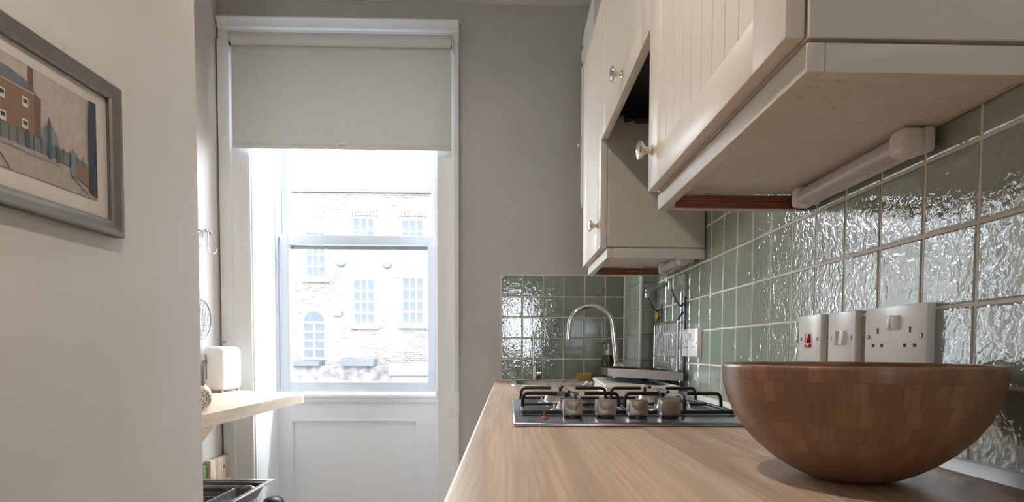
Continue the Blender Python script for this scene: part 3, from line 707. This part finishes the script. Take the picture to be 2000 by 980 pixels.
f_.tube(fillet([(.546, 1.985, -.068), (.546, 1.985, .094), (.546, 2.300, .094), (.546, 2.300, -.068), (.546, 1.986, -.068)], .006), .0042, 8); f_.build('panel_frame', 'wire_steel', rk)
for i in range(13):
    y = 2.008 + i * .0223
    w_ = MB(); w_.tube([(.546, y + .004, -.068), (.540, y + .001, -.02), (.542, y - .001, .04), (.546, y - .004, .094)], .0019, 6); w_.build('wire', 'wire_steel', rk)
f_ = MB(); f_.tube([(.5385, 1.987, -.020), (.5385, 2.298, -.020)], .0022, 6); f_.build('cross_wire', 'wire_steel', rk)
tq = [(.380, 2.350), (.566, 1.985), (.572, 2.410), (.506, 2.418), (.506, 2.600), (.388, 2.680)]
b_ = MB(); b_.prism(tq, 'z', -.1005, -.0985)
for (a, b), (c, d) in zip(tq, tq[1:] + tq[:1]):
    n_ = Vector((d - b, a - c)).normalized() * .0012
    b_.prism([(a + n_.x, b + n_.y), (c + n_.x, d + n_.y), (c - n_.x, d - n_.y), (a - n_.x, b - n_.y)], 'z', -.099, -.070)
b_.build('drip_tray', 'rack_steel', rk)
tag(MB().rbox(.572, .5815, 2.378, 2.420, .03, .155, .003).build('scrub_brush', 'sponge'), 'tan scrubbing pad hanging beside the steel rack', 'scrubber')

# ------------------------------------------------------------------ framed street picture on the left wall
XP = XL + .022
pc = thing('framed_picture', (XL, 1.20, .25), 'street picture in a pewter frame with a cream mount on the left wall', 'picture')
FY0, FY1, FZ0, FZ1, FWD = .900, 1.447, .249, .582, .034
k = [(XL + .0005, 0), (XP - .003, 0), (XP, .004), (XP - .001, .012), (XP - .005, .020), (XP - .006, .030), (XP - .010, FWD), (XL + .0005, FWD)]
f_ = MB(); vs_ = []
for (sy_, sz_) in ((0, 0), (1, 0), (1, 1), (0, 1)):
    for x, d in k: vs_.append((x, (FY0 + d) if sy_ == 0 else (FY1 - d), (FZ0 + d) if sz_ == 0 else (FZ1 - d)))
n_ = len(k); fs_ = [(c * n_ + i, c * n_ + (i + 1) % n_, ((c + 1) % 4) * n_ + (i + 1) % n_, ((c + 1) % 4) * n_ + i) for c in range(4) for i in range(n_)]
f_.add(vs_, fs_); f_.build('frame', 'frame_pewter', pc, 'grey pewter moulded frame', smooth=25)
MB().box(XL + .0008, XL + .0045, FY0 + .02, FY1 - .02, FZ0 + .02, FZ1 - .02).build('mount', 'mat_card', pc, 'cream card mount')
ART = {'sky': (172, 158, 148), 'roof': (98, 104, 108), 'brickw': (124, 98, 76), 'bricks': (102, 80, 66), 'fence': (110, 112, 108), 'road': (160, 148, 140), 'path': (150, 140, 132), 'dark': (52, 54, 62), 'pane': (196, 190, 182), 'post': (112, 124, 132), 'tree': (122, 128, 126), 'figure': (70, 84, 92), 'line': (92, 84, 80)}
for n0, c0 in ART.items(): paint('print_' + n0, c0, .8, .08, 60, 0)
S = .885 / .9055
names = list(ART); pm = MB()
lay = [0]
def art(key, pts):
    lay[0] += 1; x = XL + .0047 + lay[0] * .00006
    pm.add([(x, y * S, z * S) for y, z in pts], [tuple(range(len(pts)))], names.index(key))
art('sky', [(1.02, .325), (1.406, .325), (1.406, .533), (1.02, .533)])
art('tree', [(1.235, .400), (1.30, .398), (1.292, .425), (1.274, .445), (1.255, .432), (1.235, .42)])
art('brickw', [(1.02, .40), (1.246, .404), (1.248, .483), (1.02, .485)])
art('bricks', [(1.230, .404), (1.246, .404), (1.250, .482), (1.232, .485)])
art('roof', [(1.03, .486), (1.240, .486), (1.219, .501), (1.174, .510), (1.05, .510)])
art('bricks', [(1.217, .490), (1.231, .490), (1.231, .532), (1.217, .532)])
art('bricks', [(1.140, .490), (1.153, .490), (1.153, .524), (1.140, .524)])
for y, z in ((1.148, .449), (1.202, .452), (1.149, .409), (1.200, .411), (1.095, .450), (1.095, .41), (1.045, .45), (1.045, .41)):
    art('pane', [(y, z), (y + .014, z), (y + .014, z + .018), (y, z + .018)]); art('dark', [(y + .002, z + .007), (y + .012, z + .007), (y + .012, z + .0145), (y + .002, z + .0145)])
art('road', [(1.02, .325), (1.406, .325), (1.380, .352), (1.32, .372), (1.02, .376)])
art('path', [(1.02, .372), (1.30, .366), (1.32, .372), (1.28, .378), (1.02, .380)])
art('fence', [(1.02, .378), (1.29, .377), (1.376, .372), (1.376, .394), (1.329, .402), (1.02, .405)])
for i in range(18): y = 1.03 + i * .0195; art('figure', [(y, .377), (y + .0022, .377), (y + .0022, .407), (y, .407)])
art('line', [(1.02, .3695), (1.30, .3655), (1.30, .3665), (1.02, .3708)])
art('line', [(1.14, .352), (1.165, .326), (1.168, .326), (1.143, .352)])
art('line', [(1.321, .358), (1.378, .327), (1.382, .327), (1.324, .359)])
art('brickw', [(1.338, .358), (1.379, .345), (1.379, .388), (1.338, .382)])
art('post', [(1.325, .356), (1.338, .356), (1.339, .405), (1.332, .414), (1.326, .405)])
for y, z in ((1.205, .378), (1.262, .374), (1.283, .372)):
    art('figure', [(y, z), (y + .010, z), (y + .011, z + .024), (y + .005, z + .034), (y - .001, z + .024)])
art('figure', [(1.262, .40), (1.270, .40), (1.270, .445), (1.266, .455), (1.262, .445)])
art('dark', [(1.380, .337), (1.406, .328), (1.406, .533), (1.384, .533), (1.380, .48)])
pm.build('print', ['print_' + n0 for n0 in names], pc, 'print of a sloping street with a brown brick house')

# ------------------------------------------------------------------ alcove shelf and what stands on it
SZ = -.197
sh = thing('alcove_shelf', (-1.15, 2.4, SZ - .04), 'thick pale wooden shelf in the alcove beside the window', 'shelf')
b_ = MB(); b_.prism([(-1.3845, 1.826), (-.901, 1.826), (-.901, 2.742), (-1.3845, 2.996)], 'z', SZ - .040, SZ); b_.build('board', 'shelf_pine', sh)
b_ = MB(); b_.prism([(1.8235, SZ - .0402), (1.915, SZ - .0402), (1.900, SZ - .052), (1.8235, SZ - .085)], 'x', -.96, -.902); b_.build('brace', 'shelf_pine', sh)
ts = thing('toaster', (-1.295, 2.85, SZ), 'white rounded toaster at the window end of the wooden shelf', 'toaster')
TF = Matrix.Translation((-1.2975, 2.845, 0)) @ Matrix.Rotation(R(-2), 4, 'Z')
b_ = MB(); b_.rbox(-.046, .046, -.095, .095, SZ + .008, SZ + .206, .026, 5, xf=TF); b_.build('body', 'toaster_white', ts)
for x in (-.030, .030):
    for y in (-.075, .075):
        p_ = TF @ Vector((x, y, 0)); f_ = MB(); f_.lathe([(.007, 0), (.007, .010)], (p_.x, p_.y, SZ), 'z', 12); f_.build('foot', 'brushed_steel', ts)
for x in (-.016, .016):
    b_ = MB(); b_.rbox(x - .008, x + .008, -.07, .07, SZ + .2045, SZ + .2068, .001, 1, xf=TF); b_.build('bread_slot', 'dark_slot', ts)
b_ = MB(); b_.rbox(-.034, -.020, -.112, -.094, SZ + .13, SZ + .145, .004, 2, xf=TF); b_.rbox(-.030, -.024, -.0975, -.094, SZ + .06, SZ + .17, .001, 1, xf=TF); b_.build('lever', 'steel_dark', ts)
tw = thing('rolled_towel', (-.962, 2.07, SZ), 'rolled speckled tea towel on the near end of the wooden shelf', 'towel')
sp_ = []
for i in range(96):
    a = i / 95 * 4.2 * 2 * math.pi; r = .006 + .0305 * i / 95; sp_.append((r, a))
b_ = MB(); vo_ = []
for r, a in sp_: vo_.append((-.955 + r * math.cos(a), SZ + .0385 + r * math.sin(a)))
vi_ = []
for r, a in sp_: vi_.append((-.955 + (r - .0055) * math.cos(a), SZ + .0385 + (r - .0055) * math.sin(a)))
k0 = len(vo_)
for y in (1.935, 2.16): b_.v += [(x, y, z) for x, z in vo_] + [(x, y, z) for x, z in vi_]
for i in range(k0 - 1):
    b_.f += [(i, i + 1, 2 * k0 + i + 1, 2 * k0 + i), (k0 + i, k0 + i + 1, 3 * k0 + i + 1, 3 * k0 + i), (i, i + 1, k0 + i + 1, k0 + i), (2 * k0 + i, 2 * k0 + i + 1, 3 * k0 + i + 1, 3 * k0 + i)]
b_.f += [(0, k0, 3 * k0, 2 * k0), (k0 - 1, 2 * k0 - 1, 4 * k0 - 1, 3 * k0 - 1)]
b_.v = [(x - .47 * (y - 1.935), y, z) for x, y, z in b_.v]
b_.mi = [0] * len(b_.f); b_.build('roll', 'roll_towel', tw)

hk = thing('hook_rail', (XA + .02, 2.5, .42), 'chrome hook rail on the alcove wall', 'hook rail')
b_ = MB(); b_.tube([(XA + .025, 2.10, .524), (XA + .025, 2.868, .524)], .005, 10); b_.lathe([(.004, 0), (.011, .005), (.012, .012), (.009, .02), (.002, .024)], (XA + .025, 2.866, .524), 'y', 14); b_.build('rail', 'chrome', hk)
for y in (2.82, 2.2):
    b_ = MB(); b_.lathe([(.014, 0), (.014, .004), (.006, .006), (.006, .024)], (XA + .0005, y, .524), 'x', 14); b_.build('mounting', 'chrome', hk)
for y in (2.845, 2.70, 2.55):
    b_ = MB(); b_.tube(fillet([(XA + .018, y - .006, .528), (XA + .025, y, .534), (XA + .031, y, .520), (XA + .028, y, .455), (XA + .035, y + .008, .424), (XA + .050, y + .022, .428), (XA + .056, y + .03, .450)], .02), .0024, 6); b_.build('hook', 'wire_steel', hk)
hv = thing('hanging_strainer', (XA + .02, 2.79, .045), 'round wire strainer hanging on the alcove wall above the toaster', 'strainer')
rg = [(XA + .022, 2.792 + .086 * math.cos(R(a)), .127 + .086 * math.sin(R(a))) for a in range(0, 360, 10)]
b_ = MB(); b_.tube(rg, .0030, 8, closed=True); b_.build('rim', 'steel_dark', hv)
b_ = MB()
for i in range(-3, 4):
    d = i * .024; hgt = math.sqrt(.084 ** 2 - d * d)
    b_.tube([(XA + .022, 2.792 + d, .127 - hgt), (XA + .010, 2.792 + d, .127), (XA + .022, 2.792 + d, .127 + hgt)], .0009, 5)
    b_.tube([(XA + .022, 2.792 - hgt, .127 + d), (XA + .010, 2.792, .127 + d), (XA + .022, 2.792 + hgt, .127 + d)], .0009, 5)
b_.build('mesh_wires', 'wire_steel', hv)
b_ = MB(); b_.tube(fillet([(XA + .022, 2.745, .198), (XA + .022, 2.712, .33), (XA + .028, 2.705, .428)], .02), .004, 8); b_.build('handle', 'steel_dark', hv)
tag(MB().lathe([(.006, 0), (.006, .003), (.0025, .005), (.0025, .016), (.0045, .019)], (-1.362, 3.006, .029), 'y', 10, flip=-1).build('cleat_hook', 'brushed_steel'), 'tiny metal cord cleat on the left window casing', 'hook')

# low white shelf with the steel organiser tray
ls = thing('low_shelf', (-1.23, 2.4, FL), 'low white shelf unit under the wooden shelf', 'shelf')
b_ = MB(); b_.box(-1.3845, -1.075, 1.90, 2.585, -.640, -.6205); b_.box(-1.3845, -1.335, 2.585, 3.00, -.640, -.6205); b_.build('top', 'low_shelf_white', ls)
for x, y in ((-1.37, 1.92), (-1.10, 1.92), (-1.10, 2.56), (-1.365, 2.98)):
    b_ = MB(); b_.box(x - .012, x + .012, y - .012, y + .012, FL, -.640); b_.build('leg', 'low_shelf_white', ls)
tz = -.562
ot = thing('organiser_tray', (-1.19, 2.35, -.6203), 'grey steel divided organiser tray on the low white shelf', 'tray')
b_ = MB()
X0, X1, Y0, Y1 = -1.378, -1.006, 1.95, 2.674
for x0, x1, y0, y1 in ((X0, X1, Y1 - .022, Y1), (X0, X1, Y0, Y0 + .022), (X0, X0 + .022, Y0 + .0222, Y1 - .0222), (X1 - .022, X1, Y0 + .0222, Y1 - .0222)): b_.rbox(x0, x1, y0, y1, tz - .006, tz, .002)
b_.build('rim', 'brushed_steel', ot)
b_ = MB(); i0 = [(X0 + .016, Y0 + .016), (X1 - .020, Y0 + .016), (X1 - .020, Y1 - .055), (X0 + .016, Y1 - .055)]; i1 = [(X0 + .026, Y0 + .03), (X1 - .040, Y0 + .03), (X1 - .040, Y1 - .085), (X0 + .026, Y1 - .085)]
vs_ = [(a, b, tz - .004) for a, b in i0] + [(a, b, -.618) for a, b in i1] + [(a, b, -.6203) for a, b in i1]
b_.add(vs_, [(0, 1, 5, 4), (1, 2, 6, 5), (2, 3, 7, 6), (3, 0, 4, 7), (4, 5, 6, 7), (8, 9, 10, 11), (4, 5, 9, 8), (5, 6, 10, 9), (6, 7, 11, 10), (7, 4, 8, 11)])
b_.build('bin', 'steel_dark', ot)
b_ = MB(); b_.rbox(X0 + .020, X1 - .022, Y1 - .053, Y1 - .022, tz - .012, tz - .006, .002); b_.build('back_ledge', 'steel_dark', ot)
b_ = MB(); b_.rbox(-1.114, -1.106, Y0 + .02, 2.520, -.615, tz - .003, .002); b_.build('long_divider', 'brushed_steel', ot)
b_ = MB(); b_.tube(fillet([(X0 + .02, 2.565, tz - .014), (-1.062, 2.565, tz - .014), (-1.044, 2.562, tz - .030)], .016), .011, 12); b_.build('cross_bar', 'brushed_steel', ot)
for y in (2.50, 2.44, 2.38, 2.32):
    b_ = MB(); b_.rbox(X0 + .022, -1.115, y - .002, y + .002, -.615, tz - .020, .001, 1); b_.build('slat', 'brushed_steel', ot)
cb_ = thing('chopping_board', (-1.365, 2.92, -.6203), 'small striped wooden board with a hole leaning on the alcove wall', 'board')
y0 = 2.825
for i, w in enumerate((.048, .058, .052, .044)):
    if i == 2:
        yc = y0 + .030; zc = -.562; r = .010
        b_ = MB(); b_.rbox(-1.378, -1.352, y0 + .0004, yc - r, -.6203, -.5125, .0015); b_.rbox(-1.378, -1.352, yc + r, y0 + w - .0004, -.6203, -.5125, .0015)
        b_.box(-1.378, -1.352, yc - r - .0016, yc + r + .0016, -.6203 + .001, zc - r); b_.box(-1.378, -1.352, yc - r - .0016, yc + r + .0016, zc + r, -.5135)
        b_.build('stave', 'board_pine', cb_)
        b_ = MB(); b_.box(-1.3775, -1.370, yc - r - .001, yc + r + .001, zc - r - .001, zc + r + .001); b_.build('hole_shade', 'dark_slot', cb_)  # dark block painting the shade inside the hole
    else:
        MB().rbox(-1.378, -1.352, y0 + .0004, y0 + w - .0004, -.6203, -.5125, .0015).build('stave', 'board_pine', cb_)
    y0 += w
tag(MB().rbox(-1.376, -1.364, 2.700, 2.812, -.6203, -.528, .008, 3).build('green_board', 'green_board'), 'green cutting board beside the striped wooden board', 'board')
bn = thing('waste_bin', (-1.10, 2.90, FL), 'slim black bin with a domed lid by the window panel', 'bin')
b_ = MB(); b_.lathe([(.034, 0), (.042, .02), (.046, .33), (.046, .335)], (-1.10, 2.90, FL), 'z', 24); b_.build('body', 'black_plastic', bn)
b_ = MB(); b_.lathe([(.048, 0), (.048, .008), (.042, .022), (.026, .033), (.001, .037)], (-1.10, 2.90, FL + .335), 'z', 24); b_.build('lid', 'black_plastic', bn)

# ------------------------------------------------------------------ ceiling lamps (above the frame)
def ceiling_lamp(x, y, drop, watts, label, col=(1, .90, .79)):
    zb = CE - drop
    l_ = thing('ceiling_lamp', (x, y, zb), label, 'lamp', 'ceiling lamps')
    b_ = MB(); b_.lathe([(.055, 0), (.055, -.012), (.012, -.018)], (x, y, CE - .0005), 'z', 24); b_.build('ceiling_rose', 'white_plastic', l_)
    b_ = MB(); b_.tube([(x, y, zb + .06), (x, y, CE - .016)], .004, 8); b_.build('stem', 'white_plastic', l_)
    b_ = MB(); b_.lathe([(.012, .066), (.030, .062), (.044, .010), (.046, 0), (.042, 0), (.038, .010)], (x, y, zb), 'z', 24); b_.build('shade', 'white_plastic', l_)
    ld = bpy.data.lights.new('lamp_bulb', 'AREA'); ld.shape = 'DISK'; ld.size = .07; ld.energy = watts; ld.color = col; ld.spread = R(170)
    lo = bpy.data.objects.new('lamp_bulb', ld); COL.objects.link(lo); lo.parent = l_; lo.location = (0, 0, -.003)
ceiling_lamp(-.55, 2.00, .085, 4.5, 'short white ceiling lamp nearer the window')
ceiling_lamp(-.30, .68, .45, 9.0, 'white pendant lamp hanging above the aisle')

# ------------------------------------------------------------------ the brick building across the yard
YF = 24.0
bd = thing('brick_building', (-5.7, YF, -4), 'pale brick building seen across the yard through the window', 'building')
b_ = MB(); b_.box(-16, 3, YF + .12, YF + 6, -4, 5.95); b_.build('wall', 'facade_brick', bd)
b_ = MB(); b_.box(-16, 3, YF - .02, YF + 6.1, 5.95, 6.06); b_.build('parapet_coping', 'slab_grey', bd)
def far_window(x0, x1, z0, z1, cols, rows, arch=False, sill=True):
    w_ = MB(); fr_ = .07
    y0, y1 = YF + .06, YF + .125
    w_.box(x0, x0 + fr_, y0, y1, z0, z1); w_.box(x1 - fr_, x1, y0, y1, z0, z1); w_.box(x0 + fr_, x1 - fr_, y0 + .004, y1 - .004, z0, z0 + fr_)
    if not arch: w_.box(x0 + fr_, x1 - fr_, y0 + .004, y1 - .004, z1 - fr_, z1)
    else:
        xc, rr_ = (x0 + x1) / 2, (x1 - x0) / 2
        for i in range(12):
            a, b = R(15 * i), R(15 * (i + 1))
            w_.prism([(xc + rr_ * math.cos(a), z1 + rr_ * math.sin(a)), (xc + rr_ * math.cos(b), z1 + rr_ * math.sin(b)), (xc + (rr_ - fr_) * math.cos(b), z1 + (rr_ - fr_) * math.sin(b)), (xc + (rr_ - fr_) * math.cos(a), z1 + (rr_ - fr_) * math.sin(a))], 'y', y0, y1)
        w_.box(x0 + fr_, x1 - fr_, y0 + .004, y1 - .004, z1 - .06, z1)
    if sill: w_.box(x0 - .12, x1 + .12, YF - .05, YF + .118, z0 - .12, z0 - .001)
    iw = (x1 - x0 - 2 * fr_) / cols; ih = (z1 - z0 - 2 * fr_) / rows
    for i in range(1, cols): w_.box(x0 + fr_ + i * iw - .022, x0 + fr_ + i * iw + .022, y0 + .012, y1 - .008, z0 + fr_, z1 - (.06 if arch else fr_))
    for j in range(1, rows): w_.box(x0 + fr_, x1 - fr_, y0 + .016, y1 - .010, z0 + fr_ + j * ih - .022, z0 + fr_ + j * ih + .022)
    o = w_.build('window', 'outside_frame', bd)
    me_ = MB().box(-iw / 2, iw / 2, 0, .02, -ih / 2, ih / 2).mesh('pane', 'outside_glass')
    for i in range(cols):
        for j in range(rows): place('pane', me_, (x0 + fr_ + (i + .5) * iw, y0 + .025, z0 + fr_ + (j + .5) * ih), o)
    if arch:
        rr2 = (x1 - x0) / 2 - fr_; q = [((x0 + x1) / 2 + rr2 * math.cos(R(15 * i)), z1 + rr2 * math.sin(R(15 * i))) for i in range(13)]
        MB().prism(q, 'y', y0 + .03, y0 + .05).build('pane', 'outside_glass', o)
    return o
far_window(-6.02, -5.12, .90, 2.70, 3, 4); far_window(-4.15, -3.25, .92, 2.80, 3, 4)
far_window(-7.82, -6.98, 2.68, 4.50, 3, 4); far_window(-7.95, -7.02, -.42, 1.04, 2, 4, arch=True, sill=False)
far_window(-6.02, -5.12, 4.0, 5.05, 3, 2, sill=False); far_window(-4.15, -3.25, 4.0, 5.00, 3, 2, sill=False)
for x in (-5.57, -3.70):
    b_ = MB()
    for i in range(9): b_.box(x - .52 + i * .115, x - .42 + i * .115, YF + .06, YF + .125, 5.06 + .04 * math.sin(i / 8 * math.pi), 5.28 + .04 * math.sin(i / 8 * math.pi))
    b_.build('brick_lintel', 'facade_brick', bd)
for x, z in ((-6.44, 3.30), (-4.69, 3.25)):
    b_ = MB(); b_.lathe([(.17, 0), (.17, .05), (.12, .09)], (x, YF + .12, z), 'y', 20, flip=-1); b_.build('tie_plate', 'lamp_black', bd)
b_ = MB(); b_.box(-6.76, -6.42, YF + .0, YF + .12, 1.26, 1.45); b_ = b_.build('wall_lamp', 'lamp_black', bd); MB().box(-6.70, -6.48, YF - .01, YF + .02, 1.30, 1.41).build('lamp_lens', 'outside_frame', b_)
b_ = MB(); b_.tube([(-4.95, YF - .1, 2.4), (-4.75, YF - .1, 1.9), (-4.0, YF - .25, -.30)], .030, 6); b_.build('downpipe', 'outside_frame', bd)
yw = MB(); yw.box(-14, 2, 22.4, 22.8, -3.9, -.62)
random.seed(3)
tag(yw.build('yard_wall', 'rubble_stone'), 'low rubble wall in the yard in front of the brick building', 'wall')
tag(MB().box(-8.05, -6.75, 22.2, 22.9, -.42 - .2, -.44).build('coping_slab', 'slab_grey'), 'dark slab on the yard wall below the arched window', 'slab')
tag(MB().box(-5.98, -4.82, 22.2, 22.9, -.62, -.36).build('coping_slab', 'slab_grey'), 'dark slab on the yard wall below the middle window', 'slab')
sd = thing('white_shed', (-3.0, 21.6, -3.9), 'white shed roof at the right of the yard', 'shed')
MB().box(-3.95, .5, 21.0, 22.3, -3.9, -.95).build('wall', 'shed_white', sd); MB().box(-4.02, .6, 20.9, 22.35, -.88, -.50).build('roof', 'shed_white', sd); MB().box(-3.98, .55, 20.95, 22.33, -.955, -.875).build('gutter', 'slab_grey', sd)
tag(MB().box(-60, 60, 4.2, 120, -4.2, -3.9).build('yard_ground', 'outside_ground'), 'pale ground of the yard outside', 'ground', kind='structure')
